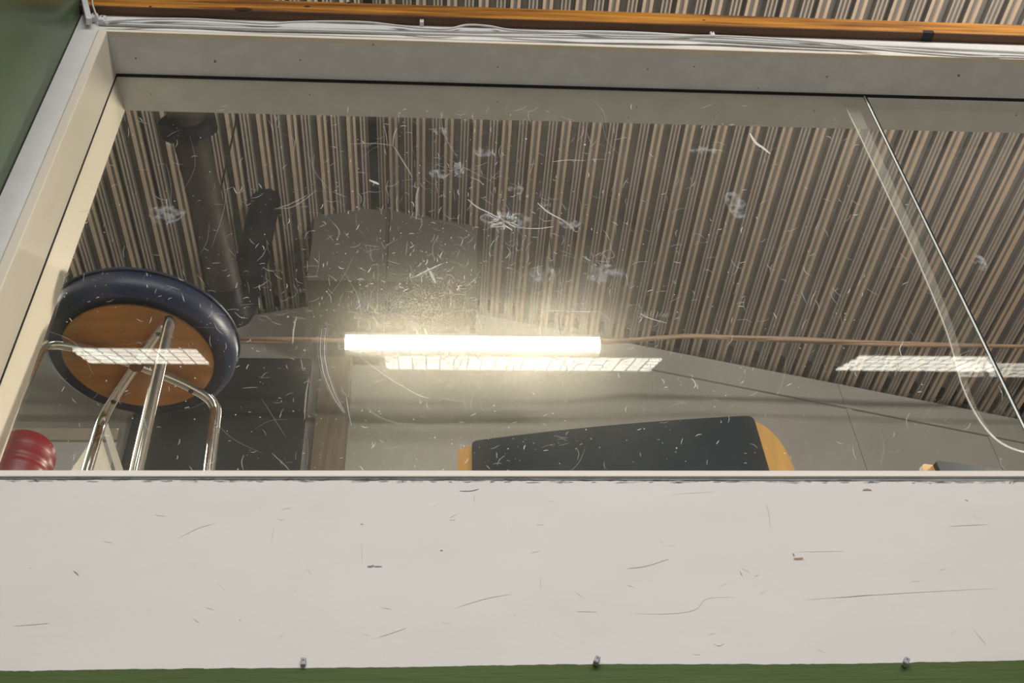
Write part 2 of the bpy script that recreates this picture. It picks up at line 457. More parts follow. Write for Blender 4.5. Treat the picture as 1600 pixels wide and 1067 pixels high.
o = wp('paint_crack', b, M['scuff_dark']); o['kind'] = 'stuff'
b = bmesh.new(); x = GX+.02
while x < XR-.05:
    L_ = random.uniform(.004, .02); dz = -.0025*x
    zc = 2.4893+dz+random.uniform(-.001, .001)
    pts = [(x+L_*i/5, FY-.0046, zc+random.uniform(-.0005, .0005)) for i in range(6)]
    tube(b, pts, lambda s:   .0002+.0006*math.sin(math.pi*s), n=4)
    x += L_*random.uniform(1.4, 6)
o = wp('paint_flakes', b, M['flake']); o['kind'] = 'stuff'
# sill with its bead
b = nbox(JX, XR, FY-.0005, BY, 2.470, ZB-.003)
wp('sill', b, M['cream'])
wp('sill_bead', nbox(GX+.004, XR, FY-.007, FY+.02, 2.4965, ZB, bev=.0012), M['bead'])
# reveals: left jamb and head
wp('jamb', nbox(GX+.001, JX, FY+.001, BY, 2.47, 3.70), M['cream'])
wp('jamb', nbox(XR, XR+.06, FY+.001, BY, 2.47, 3.70), M['cream'])
wp('head_reveal', nbox(JX, XR, FY+.001, BY, ZT, 3.70), M['white2'])
# face boards
wp('side_board', nbox(GX+.002, -.690, FY-.004, FY+.001, 2.497, 3.6995), M['side'])
wp('head_board', nbox(-.690, XR+.06, FY-.004, FY+.001, 3.636, 3.6995), M['side'])
# moulding lip, bevelled
b = bmesh.new()
def lip(b, pts_out, pts_in):
    pass
v = []
for (xo, zo, xi, zi) in ((-.690, 2.497, JX, 2.497), (-.690, 3.6365, JX, ZT), (XR+.02, 3.6365, XR, ZT)):
    v.append([b.verts.new((xo, FY-.0041, zo)), b.verts.new((xo+(xi-xo)*.25, FY-.010, zo+(zi-zo)*.25)), b.verts.new((xi-(xi-xo)*.05, FY-.010, zi-(zi-zo)*.05)), b.verts.new((xi, FY-.008, zi)), b.verts.new((xi, FY+.001, zi))])
for A, B_ in zip(v, v[1:]):
    for k in range(4): b.faces.new((A[k], A[k+1], B_[k+1], B_[k]))
wp('moulding_lip', b, M['cream'])
# gap lines where the sheets enter their grooves
b = bmesh.new()
box(b, JX, XR, -.0045, .0015, ZT-.0035, ZT+.001)
wp('head_groove', b, M['dark'])
b = bmesh.new(); box(b, JX-.001, JX+.0016, -.0035, .000, ZB, ZT-.002); wp('jamb_groove', b, M['dark'])

# acrylic sheets
SEAM = .962
p = wp('acrylic_pane', nbox(JX+.0015, SEAM-.0035, -.0025, .0005, ZB-.002, ZT-.001), M['glass']); pane1 = p
b = nbox(SEAM-.0035, SEAM, -.0025, .0005, ZB-.002, ZT-.001)
obj('pane_edge', b, M['edge'], pane1)
b = nbox(SEAM, SEAM+.0030, -.0030, .0008, ZB-.002, ZT-.001)
obj('pane_edge_dark_strip', b, M['dark'], pane1)  # dark strip along the sheet's edge
# rear sheet, its left edge bends away and curves off to the right at the bottom
crv = smooth_path([atY(*q_, .014) for q_ in ((1318, 160), (1345, 215), (1385, 300), (1440, 420), (1480, 520), (1503, 600), (1530, 655), (1562, 690), (1605, 707), (1680, 716), (1800, 720), (2300, 728))], 8)
poly = [(c.x, c.z) for c in crv]; poly[0] = (poly[0][0], ZT-.001)
poly = poly + [(XR, poly[-1][1]), (XR, ZT-.001)]
b = bmesh.new(); vv = [b.verts.new((x, .0138, z)) for x, z in poly]; b.faces.new(vv)
pane2 = wp('acrylic_pane', b, M['glass2'])
b = bmesh.new(); n_ = len(crv)
tube(b, [(c.x, .0142, c.z) for c in crv], lambda s: .0008+.0009*max(0, min(1, (s-.42)*5))*(.75+.25*math.sin(s*230)), n=8)
obj('pane_edge', b, M['edge'] if 0 else M['scr_hi'], pane2, smooth=True)
b = bmesh.new(); A = []; B_ = []
for i, c in enumerate(crv[:60]):
    s = i/60; wd = .030*(1-s)**1.0+.002
    A.append(b.verts.new((c.x-.002, .016, c.z))); B_.append(b.verts.new((c.x+wd, .0165, c.z)))
for k in range(len(A)-1): b.faces.new((A[k], B_[k], B_[k+1], A[k+1]))
obj('bent_film', b, M['film'], pane2)

# ---- scratches on the front sheet
PY = -.0032
def strip(b, pts, wd, y=PY):
    """thin ribbon lying on the sheet; pts (x,z)"""
    n = len(pts); A = []; B_ = []
    for i, (x, z) in enumerate(pts):
        x2, z2 = pts[min(i+1, n-1)]; x1_, z1_ = pts[max(i-1, 0)]
        dx, dz = x2-x1_, z2-z1_; l = math.hypot(dx, dz) or 1
        s = i/(n-1); ww = (wd(s) if callable(wd) else wd*(.25+.75*math.sin(math.pi*min(1, max(0, s*.9+.05)))))/2
        A.append(b.verts.new((x-dz/l*ww, y, z+dx/l*ww))); B_.append(b.verts.new((x+dz/l*ww, y, z-dx/l*ww)))
    for k in range(n-1): b.faces.new((A[k], A[k+1], B_[k+1], B_[k]))
def pp(px, py): q_ = atY(px, py, PY); return (q_.x, q_.z)
def wig(pts, sub=6, j=.0006):
    s = smooth_path([(x, 0, z) for x, z in pts], sub)
    return [(q_.x+random.uniform(-j, j), q_.z+random.uniform(-j, j)) for q_ in s]
hi = bmesh.new(); lo = bmesh.new()
def S(bm_, w_, *pix, j=.0004): strip(bm_, wig([pp(*q_) for q_ in pix], 6, j), w_)
# recognisable marks
S(hi, .0070, (1172, 208), (1180, 222), (1192, 231), (1203, 240))
S(hi, .0060, (577, 281), (586, 285), (592, 288))
S(lo, .0022, (548, 225), (585, 224), (614, 227)); S(lo, .003, (614, 227), (616, 210), (620, 200)); S(lo, .003, (614, 227), (630, 252), (644, 276))
S(lo, .0045, (655, 292), (651, 306), (651, 326), (650, 343))
S(hi, .0028, (731, 311), (745, 323), (765, 333), (785, 343)); S(lo, .0050, (785, 343), (800, 352), (815, 356))
S(hi, .0020, (815, 356), (840, 357), (866, 354))
S(hi, .0034, (840, 317), (852, 328), (868, 338), (882, 345)); S(lo, .007, (880, 344), (890, 352), (897, 360))
S(hi, .0015, (863, 253), (885, 250), (912, 251)); S(lo, .0012, (912, 251), (935, 249), (955, 249))
S(lo, .0025, (428, 327), (455, 318), (480, 305)); S(lo, .0022, (434, 326), (460, 322), (495, 297)); S(lo, .0014, (460, 195), (462, 215), (458, 240))
S(hi, .0022, (648, 432), (668, 422), (690, 412)); S(hi, .0050, (668, 418), (675, 430), (680, 442)); S(lo, .0030, (640, 435), (660, 428), (695, 410))
for k in range(5):
    o_ = k*3.2
    S(hi if k % 2 else lo, .0011, (500+o_, 512), (497+o_, 545), (502+o_, 580), (516+o_*.8, 615), (536+o_*.3, 645), j=.0002)
S(hi, .0018, (463, 495), (459, 515), (457, 537)); S(lo, .003, (483, 590), (478, 620), (476, 655)); S(lo, .002, (470, 560), (474, 580))
S(hi, .0014, (562, 556), (600, 585), (650, 615), (672, 622)); S(lo, .0020, (680, 618), (700, 624), (730, 628)); S(hi, .0010, (541, 620), (545, 645), (549, 665))
S(lo, .0025, (570, 632), (590, 650), (625, 663)); S(lo, .0016, (425, 708), (440, 722), (455, 737))
S(hi, .0018, (838, 484), (880, 486), (935, 487)); S(lo, .003, (930, 484), (945, 492), (952, 500)); S(lo, .0014, (690, 486), (740, 484), (785, 475))
S(lo, .0016, (600, 195), (604, 215), (605, 230)); S(lo, .0014, (690, 175), (691, 200), (700, 222), (716, 248)); S(lo, .0014, (700, 248), (730, 264), (770, 284))
S(lo, .0028, (735, 277), (748, 282), (756, 290)); S(lo, .002, (1405, 395), (1420, 408)); S(hi, .0012, (1412, 533), (1406, 545), (1410, 560))
S(lo, .0016, (955, 390), (960, 400), (952, 404)); S(hi, .0018, (1042, 505), (1012, 496), (1000, 490)); S(hi, .0018, (1080, 590), (1087, 600), (1084, 606)); S(lo, .003, (560, 520), (556, 530))
for k in range(9):
    S(lo, .0016, (1000+k*5, 497-random.random()*4), (1003+k*5, 490-random.random()*6))
def blob_rays(px, py, r, n, bm_, w_=.0014):
    for k in range(n):
        a = random.uniform(0, 6.28); r1 = r*random.uniform(.1, .6); r2 = r*random.uniform(.6, 1.1); a2 = a+random.uniform(-.9, .9)
        S(bm_, w_*random.uniform(.5, 1.6), (px+r1*math.cos(a), py+r1*math.sin(a)*.6), (px+r2*math.cos(a2), py+r2*math.sin(a2)*.6))
blob_rays(788, 345, 26, 26, hi, .0022); blob_rays(672, 428, 16, 10, lo); blob_rays(850, 325, 16, 9, lo); blob_rays(765, 505, 18, 10, lo)
blob_rays(905, 490, 30, 12, lo); blob_rays(640, 560, 60, 16, lo, .0009); blob_rays(930, 405, 22, 9, lo)
# many small random nicks
def dens():
    while True:
        u = random.random()
        if u < .62: px, py = random.gauss(720, 190), random.gauss(450, 140)
        else: px, py = random.uniform(60, 1590), random.uniform(165, 735)
        if 60 < px < 1590 and 165 < py < 736:
            x, z = pp(px, py)
            if x < JX+.02 or x > SEAM-.01: continue
            return px, py
def nick(bm_, lmin, lmax, wd):
    px, py = dens(); a = random.choice((random.uniform(-.5, .5), random.gauss(1.57, .4), random.uniform(0, 3.14))); L_ = random.uniform(lmin, lmax)
    c = random.uniform(-.35, .35)*L_
    dx, dy = math.cos(a)*L_/2, math.sin(a)*L_/2
    S(bm_, wd, (px-dx, py-dy), (px-dy*c/L_, py+dx*c/L_), (px+dx, py+dy), j=.0001)
for k in range(420): nick(hi, 4, 11, random.uniform(.0005, .0014))
for k in range(800): nick(lo, 5, 26, random.uniform(.0005, .0018))
for k in range(60): nick(lo, 30, 110, random.uniform(.0004, .0008))
def dot(bm_, px, py, r):
    x, z = pp(px, py); n = 6
    vs_ = [bm_.verts.new((x+r*math.cos(2*math.pi*k/n+.3), PY, z+r*math.sin(2*math.pi*k/n+.3)*random.uniform(.7, 1.3))) for k in range(n)]
    bm_.faces.new(vs_)
for k in range(2600):
    px, py = dens(); dot(hi if random.random() < .45 else lo, px, py, random.choice((.0003, .0004, .0005, .0006, .0008, .0012)))
for q_ in ((822, 217, .0022), (914, 226, .0022), (655, 270, .0016), (450, 495, .0018), (551, 299, .0015), (476, 547, .002), (735, 218, .0012), (1057, 700, .0014)): dot(hi, *q_)
for (bm_, nm, mm) in ((hi, 'bright_scratches', M['scr_hi']), (lo, 'faint_scratches', M['scr_lo'])):
    o = obj(nm, bm_, mm, pane1); o['kind'] = 'stuff'
# smears and the dried drop ring
b = bmesh.new()
def ell(b, px, py, rx, ry, y=PY-.0002, hole=0):
    n = 28; cx, cz = pp(px, py); sx = .00137; sz = .00178
    O = [b.verts.new((cx+rx*sx*math.cos(t_)*(1+.12*math.sin(3*t_)), y, cz+ry*sz*math.sin(t_)*(1+.1*math.cos(2*t_)))) for t_ in [2*math.pi*k/n for k in range(n)]]
    if not hole: b.faces.new(O); return
    I = [b.verts.new((cx+(v_.co.x-cx)*hole, y, cz+(v_.co.z-cz)*hole)) for v_ in O]
    for k in range(n): b.faces.new((O[k], O[(k+1) % n], I[(k+1) % n], I[k]))
for q_ in ((945, 428, 26, 16), (848, 428, 18, 12), (755, 238, 14, 10), (686, 272, 14, 9), (688, 205, 10, 8), (718, 265, 8, 16), (806, 297, 11, 9), (1100, 235, 24, 8), (890, 350, 14, 8), (1150, 320, 14, 26), (260, 335, 24, 16), (790, 345, 34, 16), (1530, 410, 10, 14)): ell(b, *q_)
o = obj('smears', b, M['smear'], pane1); o['kind'] = 'stuff'
b = bmesh.new(); ell(b, 596, 477, 31, 18); ell(b, 596, 477, 31, 18, PY-.0004, .86)
obj('dried_drop', b, M['ringm'], pane1)

# ---- scuffs on the white apron board
def ppb(px, py): q_ = atY(px, py, FY-.0044); return (q_.x, q_.z)
def SB(bm_, w_, *pix): strip(bm_, [(q_.x, q_.z) for q_ in smooth_path([(ppb(*q_)[0], 0, ppb(*q_)[1]) for q_ in pix], 5)], w_, FY-.0045)
g = bmesh.new(); d_ = bmesh.new(); br = bmesh.new()
SB(g, .0006, (1255, 937), (1340, 931), (1420, 926), (1555, 919)); SB(d_, .0004, (1310, 934), (1364, 929))
SB(g, .0008, (1197, 788), (1201, 800), (1204, 822)); SB(g, .0005, (985, 958), (1040, 959), (1085, 953), (1105, 935), (1150, 933))
SB(g, .0006, (900, 955), (935, 956)); SB(g, .0006, (1115, 1005), (1123, 1009), (1132, 1005)); SB(g, .0006, (1522, 985), (1532, 996), (1542, 1008))
SB(g, .0012, (980, 888), (1010, 884), (1045, 873)); SB(g, .0007, (20, 978), (60, 975), (78, 973)); SB(g, .0007, (590, 996), (615, 988), (635, 981))
SB(g, .0006, (845, 900), (845, 922)); SB(g, .0006, (428, 825), (424, 848)); SB(g, .0006, (280, 840), (310, 825), (335, 818)); SB(g, .0005, (565, 850), (566, 875)); SB(g, .0005, (1245, 862), (1320, 861))
SB(g, .0006, (710, 950), (760, 935), (800, 928)); SB(d_, .0006, (1156, 892), (1160, 900)); SB(g, .0004, (1050, 772), (1120, 768)); SB(g, .0007, (1482, 822), (1545, 819))
SB(d_, .0026, (574, 885), (580, 885), (584, 883)); SB(d_, .0016, (584, 885), (597, 885)); SB(d_, .0013, (718, 767), (735, 767), (748, 764)); SB(g, .001, (741, 772), (741, 786)); SB(d_, .0016, (688, 860), (692, 860))
SB(d_, .001, (374, 968), (376, 969)); SB(d_, .001, (1508, 780), (1513, 783))
SB(br, .0034, (1240, 873), (1247, 873), (1255, 872)); SB(br, .002, (1239, 864), (1241, 869)); SB(br, .0035, (1348, 766), (1355, 765), (1362, 766)); SB(br, .0012, (115, 892), (119, 895), (123, 899)); SB(g, .002, (563, 818), (568, 819))
for k in range(60):
    px, py = random.uniform(0, 1590), random.uniform(775, 1025); a = random.gauss(0, .5); L_ = random.uniform(3, 18)
    SB(g, random.uniform(.0002, .0005), (px, py), (px+L_*math.cos(a), py+L_*math.sin(a)))
for bm_, nm, mm in ((g, 'grey_scuffs', M['scuff_grey']), (d_, 'dark_scuffs', M['scuff_dark']), (br, 'bare_wood_chips', M['scuff_brown'])):
    o = wp(nm, bm_, mm); o['kind'] = 'stuff'
# little nail holes in the head reveal and on the left jamb
b = bmesh.new()
for (px, py, r) in ((212, 91, .0022), (336, 96, .0028), (469, 94, .0016), (778, 105, .0018), (1085, 104, .0018), (1185, 138, .0016), (1292, 120, .0022), (1498, 118, .003), (1012, 108, .0018), (583, 70, .0018), (1348, 132, .001)):
    c = atZ(px, py, ZT-.0006); n = 8
    b.faces.new([b.verts.new((c.x+r*math.cos(k*.785), c.y+r*1.2*math.sin(k*.785), ZT-.0006)) for k in range(n)])
for (px, py, r) in ((236, 147, .0018), (484, 148, .0018), (777, 159, .0018), (995, 167, .0016), (940, 177, .0014), (982, 183, .0016), (1272, 173, .002), (1588, 180, .002)):
    c = atZ(px, py, ZT-.0006); n = 8
    b.faces.new([b.verts.new((c.x+r*math.cos(k*.785), c.y+r*1.2*math.sin(k*.785), ZT-.0006)) for k in range(n)])
o = wp('nail_holes', b, M['scuff_dark']); o['kind'] = 'stuff'

# ================================================================== THINGS on the partition
# pine beam
ZBM = 3.700
bt = empty('pine_beam', (-.7, -.10, ZBM)); tag(bt, 'varnished brown pine beam running above the white window frame', 'beam')
b = nbox(GX+.001, XR+.3, -.1175, BY, ZBM+.003, ZBM+.049, bev=.002)
obj('beam', b, M['pine'], bt)
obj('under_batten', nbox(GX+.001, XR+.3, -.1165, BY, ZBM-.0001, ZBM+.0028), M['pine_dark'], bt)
b = bmesh.new()
def knot(px, py, rx, rz):
    c = atY(px, py, -.1178); n = 16
    b.faces.new([b.verts.new((c.x+rx*math.cos(6.283*k/n), -.1178, c.z+rz*math.sin(6.283*k/n))) for k in range(n)])
knot(380, 14, .019, .0062); knot(480, 10, .007, .004); knot(235, 10, .003, .002); knot(545, 4, .005, .003); knot(1100, 31, .004, .002)
o = obj('knot', b, M['knot'], bt)
obj('notch', nbox(atZ(1440, 60, ZBM).x, atZ(1457, 60, ZBM).x, -.1179, -.096, ZBM-.0012, ZBM+.010), M['dark'], bt)

# cables along the top of the frame
CY = FY-.012
def cpath(pix, y=CY, sub=8): return smooth_path([atY(px, py, y) for px, py in pix], sub)
def cable(name, pix, r, label, group='white cables along the top of the window frame', y=CY, m='pvc2'):
    o = obj(name, tube(bmesh.new(), cpath(pix, y), r, n=10), M[m], smooth=True)
    return tag(o, label, 'cable', group)
cable('cable', ((160, 34), (300, 38), (400, 43), (600, 47), (800, 50), (960, 51), (1100, 58), (1250, 67), (1400, 73), (1600, 82), (1660, 85), (2500, 126)), .0042,
      'thickest of the white cables, running straight along the top of the window frame')
cable('cable', ((165, 37), (350, 43.5), (520, 48), (700, 54), (860, 58), (1000, 60), (1120, 63), (1200, 67), (1320, 72), (1420, 78), (1550, 87), (1660, 90), (2500, 130)), .0030,
      'thinner white cable, lowest of the bundle along the window frame', y=CY-.003)
cable('cable', ((170, 33), (230, 30), (300, 30), (370, 34), (420, 37), (460, 34.5), (520, 33.5), (575, 35), (620, 40), (660, 44), (700, 45), (730, 39), (765, 41), (800, 47), (880, 51), (960, 56), (1050, 57), (1112, 56), (1200, 60), (1300, 68), (1400, 80), (1500, 88), (1580, 90), (1660, 93), (2500, 128)), .0022,
      'thin white cable wandering above the others along the brown beam', y=CY-.010)
c = obj('cable', tube(bmesh.new(), smooth_path([Vector((atY(143, -40, -.122).x+.06, -.122, 5.45)), Vector((atY(143, -40, -.122).x+.03, -.122, 4.4)), atY(143, -40, -.122), atY(144, 0, -.122), atY(147, 14, -.12), atY(152, 26, -.112), atY(158, 33, -.106)], 8), .0018, n=8), M['pvc2'], smooth=True)
tag(c, 'short thin white wire hanging down over the beam into the corner clips', 'cable')
# white trunking in the corner
A = atY(117, -60, -.128); B_ = atY(139, 34, -.112);
b = bmesh.new()
mid = (A+B_)/2; L_ = (B_-A).length; dirv = (B_-A).normalized()
box(b, -.008, .008, -.006, .006, -L_/2, L_/2, Matrix.Translation(mid) @ dirv.to_track_quat('Z', 'Y').to_matrix().to_4x4(), bev=.0015)
o = obj('cable_trunking', b, M['pvc']); tag(o, 'white plastic cable trunking coming down in the corner by the green wall', 'trunking')
# clips
def clip(px, py, s, label, group, rot=0, y=CY, m='pvc', deep=.014):
    c = atY(px, py, y); e = empty('cable_clip', (c.x, FY-.004, c.z), 0); tag(e, label, 'cable clip', group)
    Mx = Matrix.Translation((c.x, FY-.004-deep/2, c.z)) @ Matrix.Rotation(rot, 4, 'Y')
    obj('clip_body', box(bmesh.new(), -s/2, s/2, -deep/2, deep/2, -s*.75, s*.75, Mx, bev=s*.16), M[m], e)
    Mn = Mx @ Matrix.Translation((0, -deep/2-.0004, s*.25)) @ Matrix.Rotation(math.radians(90), 4, 'X')
    b = bmesh.new(); bmesh.ops.create_cone(b, cap_ends=True, segments=10, radius1=s*.15, radius2=s*.12, depth=.0018, matrix=Mn)
    obj('nail', b, M['nail'], e)
    return e
clip(147, 27, .0125, 'white cable clip in the corner nearest the trunking', 'corner cable clips', .25)
clip(160, 31, .0130, 'white cable clip in the corner, right of its neighbour, holding the cables', 'corner cable clips', .1)
clip(659, 40, .0085, 'small white clip on the cables near the middle of the frame top', 'clips on the cable bundle', .0, deep=.020)
clip(1112, 58, .0095, 'small white clip on the cables toward the right of the frame top', 'clips on the cable bundle', .0, deep=.018)
for (px, py, rt, lb) in ((474, 1035, 0, 'small grey clip, leftmost along the lower edge of the white board'),
                         (932, 1034, .5, 'small grey clip, middle one along the lower edge of the white board, turned askew'),
                         (1414, 1036, .6, 'small grey clip, rightmost along the lower edge of the white board')):
    e = clip(px, py, .0062, lb, 'clips along the lower edge of the white board', rt, y=FY-.006, m='clip', deep=.006 if rt == 0 else .010)

# ================================================================== THINGS in the store room
# ---- bar stool
SCX, SCY, SZ = -.566, .272, 3.062
def make_stool():
    e = empty('bar_stool', (SCX, SCY, SFZ)); tag(e, 'round bar stool seen from below, navy vinyl cushion, brown plywood base and chrome legs', 'stool')
    c = (SCX, SCY, SZ)
    prof = [(0, .004), (.150, .004), (.166, -.004), (.178, .006), (.184, .022), (.184, .045), (.176, .062), (.155, .070), (.10, .075), (0, .077)]
    cush = obj('cushion', lathe(bmesh.new(), prof, 64, c), M['navy'], e, smooth=True)
    obj('piping', lathe(bmesh.new(), [(.1845+.0035*math.cos(t_), .052+.0035*math.sin(t_)) for t_ in [k*.785 for k in range(8)]], 64, c, closed=True), M['navy'], cush, smooth=True)
    obj('seat_base', lathe(bmesh.new(), [(0, .0035), (.141, .0035), (.1435, .001), (.1435, -.003), (.141, -.0055), (0, -.0055)], 64, c), M['ply'], e, smooth=True)
    zarm = -.026
    for k, ang in enumerate((206, 34, 302, 122)):
        a = math.radians(ang); dr = Vector((math.cos(a), math.sin(a), 0)); C_ = Vector(c)
        R_ = .172
        pts = [C_+dr*.012+Vector((0, 0, -.018)), C_+dr*.10+Vector((0, 0, -.018)), C_+dr*(R_)+Vector((0, 0, zarm-.006)), C_+dr*(R_+.022)+Vector((0, 0, -.45)), C_+dr*(R_+.05)+Vector((0, 0, SFZ-SZ+.012))]
        leg = obj('leg', tube(bmesh.new(), fillet(pts, .035, 8), .0108, n=16), M['chrome'], e, smooth=True)
        ft = pts[-1]
        b = bmesh.new(); lathe(b, [(0, -.012), (.016, -.012), (.016, 0), (.012, .012), (0, .012)], 16, ft)
        obj('rubber_foot', b, M['rubber'], leg, smooth=True)
        q_ = C_+dr*.115+Vector((0, 0, -.024))
        b = bmesh.new(); bmesh.ops.create_uvsphere(b, u_segments=10, v_segments=6, radius=.006, matrix=Matrix.Translation(q_+Vector((0, 0, -.006))))
        obj('screw', b, M['nail'], leg, smooth=True)
    b = lathe(bmesh.new(), [(.218, -.55), (.226, -.542), (.234, -.55), (.226, -.558)], 64, c, closed=True)
    obj('foot_ring', b, M['chrome'], e, smooth=True)
make_stool()

# ---- chair with plywood back and dark sleeve
def make_chair(TL, TR, label, name='cafe_chair'):
    """TL, TR: top corners of the fabric in world space"""
    TL = Vector(TL); TR = Vector(TR); mid = (TL+TR)/2; d = TR-TL; W = d.length
    rz = math.atan2(d.y, d.x)
    e = empty(name, (mid.x, mid.y, SFZ), rz); tag(e, label, 'chair', 'plywood chairs in the store')
    H = TL.z-SFZ
    T = Matrix.Translation((mid.x, mid.y, SFZ)) @ Matrix.Rotation(rz, 4, 'Z')
    tilt = .10
    def shell(extL, extR, z0, z1, y0, th, bowd, nx=28, nz=20):
        bm = bmesh.new(); G = [[], []]
        for s_, off in ((0, 0), (1, th)):
            for j in range(nz+1):
                v = j/nz; z = z0+(z1-z0)*v; row = []
                z = z1-(z1-z0)*(1-v)**2; dzt = z1-z
                xl = -W/2-extL(dzt); xr = W/2+extR(dzt)
                for i in range(nx+1):
                    x = xl+(xr-xl)*i/nx
                    y = y0 + off + bowd*(x/(W/2))**2 + tilt*(z-z1)
                    row.append(bm.verts.new(T @ Vector((x, y, z))))
                G[s_].append(row)
        for s_ in (0, 1):
            for j in range(nz):
                for i in range(nx):
                    q_ = (G[s_][j][i], G[s_][j][i+1], G[s_][j+1][i+1], G[s_][j+1][i]); bm.faces.new(q_ if s_ == 0 else q_[::-1])
        for j in range(nz):
            for i in (0, nx): bm.faces.new((G[0][j][i], G[0][j+1][i], G[1][j+1][i], G[1][j][i])).material_index = 1
        for i in range(nx):
            for j in (0, nz): bm.faces.new((G[0][j][i], G[0][j][i+1], G[1][j][i+1], G[1][j][i])).material_index = 1
        return bm
    rnd = lambda r: (lambda d: -(r-math.sqrt(max(0, r*r-(r-min(d, r))**2))))
    bk = obj('backrest', shell(lambda d: .030+rnd(.014)(d), lambda d: .004+.050*(1-math.exp(-d/.045)), H-.36, H-.004, .004, .012, .010), None, e, smooth=True, mats=[M['amber'], M['plyedge']])
    sl = shell(rnd(.010), rnd(.014), H-.33, H, -.008, .030, .010)
    obj('back_cushion', sl, M['fabric'], bk, smooth=True)
    b = bmesh.new(); box(b, -.22, .22, .03, .45, .435, .475, T, bev=.015); obj('seat', b, M['fabric'], e, smooth=True)
    b = bmesh.new(); box(b, -.23, .23, .02, .46, .420, .434, T, bev=.005); obj('seat_board', b, M['amber'], e)
    for sx in (-1, 1):
        x = sx*(W/2-.03 if W < .56 else .24)
        obj('leg', tube(bmesh.new(), [T @ Vector(q_) for q_ in fillet([(x, .45, .012), (x*.9, .41, .418)], .05, 3)], .0105, n=12), M['chrome'], e, smooth=True)
        obj('leg', tube(bmesh.new(), [T @ Vector(q_) for q_ in fillet([(x, -.02, .012), (x*.9, .062, .42), (x*.9, .085, H-.10)], .05, 6)], .0105, n=12), M['chrome'], e, smooth=True)
    return e
zt_ = 2.955
make_chair(atZ(737, 688, zt_), atZ(1177, 648, zt_), 'chair back with navy fabric sleeve on amber plywood above the middle of the sill')
P1 = atZ(1462, 718, 3.02); 
make_chair(P1, P1+Vector((.44, .12, 0)), 'chair back showing only a dark corner at the right end of the sill', 'cafe_chair')
ball = None

# ---- red canister
rc_ = atY(40, 705, .145)
rz0 = atY(42, 684, .145).z
e = empty('red_canister', (rc_.x, .145, SFZ)); tag(e, 'dark red plastic canister with rounded lid in the lower left corner behind the pane', 'canister')
c = (rc_.x, .145, rz0)
H_ = rz0-SFZ
body = [(0, -H_), (.050, -H_), (.056, -H_+.01), (.056, -.12), (.0565, -.088), (.0575, -.085), (.0575, -.078), (.0564, -.076), (.0564, -.070), (.0575, -.068), (.0575, -.060), (.0566, -.058), (.0566, -.0465), (0, -.0465)]
lidb = [(0, -.046), (.0568, -.046), (.0572, -.042), (.0560, -.032), (.052, -.022), (.045, -.014), (.034, -.009), (.020, -.0065), (0, -.006)]
body = [(r_*.87, z_) for r_, z_ in body]
obj('body', lathe(bmesh.new(), body, 48, c), M['red'], e, smooth=True)
lidb = [(r_*.87, z_) for r_, z_ in lidb]
ld = obj('lid', lathe(bmesh.new(), lidb, 48, c), M['red'], e, smooth=True)
b = bmesh.new(); bmesh.ops.create_uvsphere(b, u_segments=24, v_segments=14, radius=1, matrix=Matrix.Translation((c[0]+.003, c[1]-.006, c[2]-.010)) @ Matrix.Rotation(.2, 4, 'Y') @ Matrix.Diagonal((.021, .021, .013, 1)))
obj('knob', b, M['red'], ld, smooth=True)

# ---- cream leaning board and strip
t0 = atY(168, 660, 1.6); t1 = atY(194, 738, 1.6)
b = bmesh.new(); dx = (t1-t0)
low = t0 + dx*((t0.z-SFZ)/(t0.z-t1.z))
def slab(pts, y0, y1):
    return prism(bmesh.new(), pts, y0, y1)
wd = .055
e = empty('leaning_board', (low.x-.1, 1.62, SFZ)); tag(e, 'cream board standing on its end behind the far stool leg', 'board')
obj('panel', slab([(low.x-wd, SFZ), (t0.x-.022, t0.z-.03), (t0.x-.20, t0.z-.62), (low.x-.55, SFZ)], 1.60, 1.62), M['cream'], e)
obj('edge_strip', slab([(low.x, SFZ), (t0.x, t0.z), (t0.x-.022, t0.z), (low.x-wd+.004, SFZ)], 1.575, 1.63), M['rail'], e)

# ---- duct
da = atZ(283, 150, 4.86); db = atZ(352, 445, 4.72)
e = empty('ventilation_duct', (da.x, da.y, da.z)); tag(e, 'dull metal ventilation duct under the corrugated deck, upper left behind the pane', 'duct')
dv = (db-da).normalized()
start = da - dv*.5; end = db + dv*0.0
N_ = 90
obj('pipe', tube(bmesh.new(), [start+(end-start)*(k/N_) for k in range(N_+1)], lambda s: .062+(.0022 if int(s*N_) % 6 == 0 else 0), n=28), M['duct'], e, smooth=True)
cc = atZ(285, 195, 4.85)
cc = start + dv*((cc-start).dot(dv))
obj('collar', tube(bmesh.new(), [cc-dv*.022, cc-dv*.02, cc+dv*.02, cc+dv*.022], lambda s: .100, n=36), M['rubber'], e)
for fr in (.25, .8):
    q_ = start+(end-start)*fr
    obj('hanger', tube(bmesh.new(), [q_+Vector((0, 0, .05)), Vector((q_.x, q_.y, roofz(q_.x)+.01))], .004, n=6), M['nail'], e)
b = bmesh.new(); tube(b, smooth_path([end, end+dv*.08+Vector((0, 0, .0)), end+dv*.16+Vector((0.02, 0, .09)), Vector((end.x+.05, end.y+.2, roofz(end.x)+.02))], 8), lambda s: .066, n=24)
obj('elbow', b, M['rubber'], e, smooth=True)

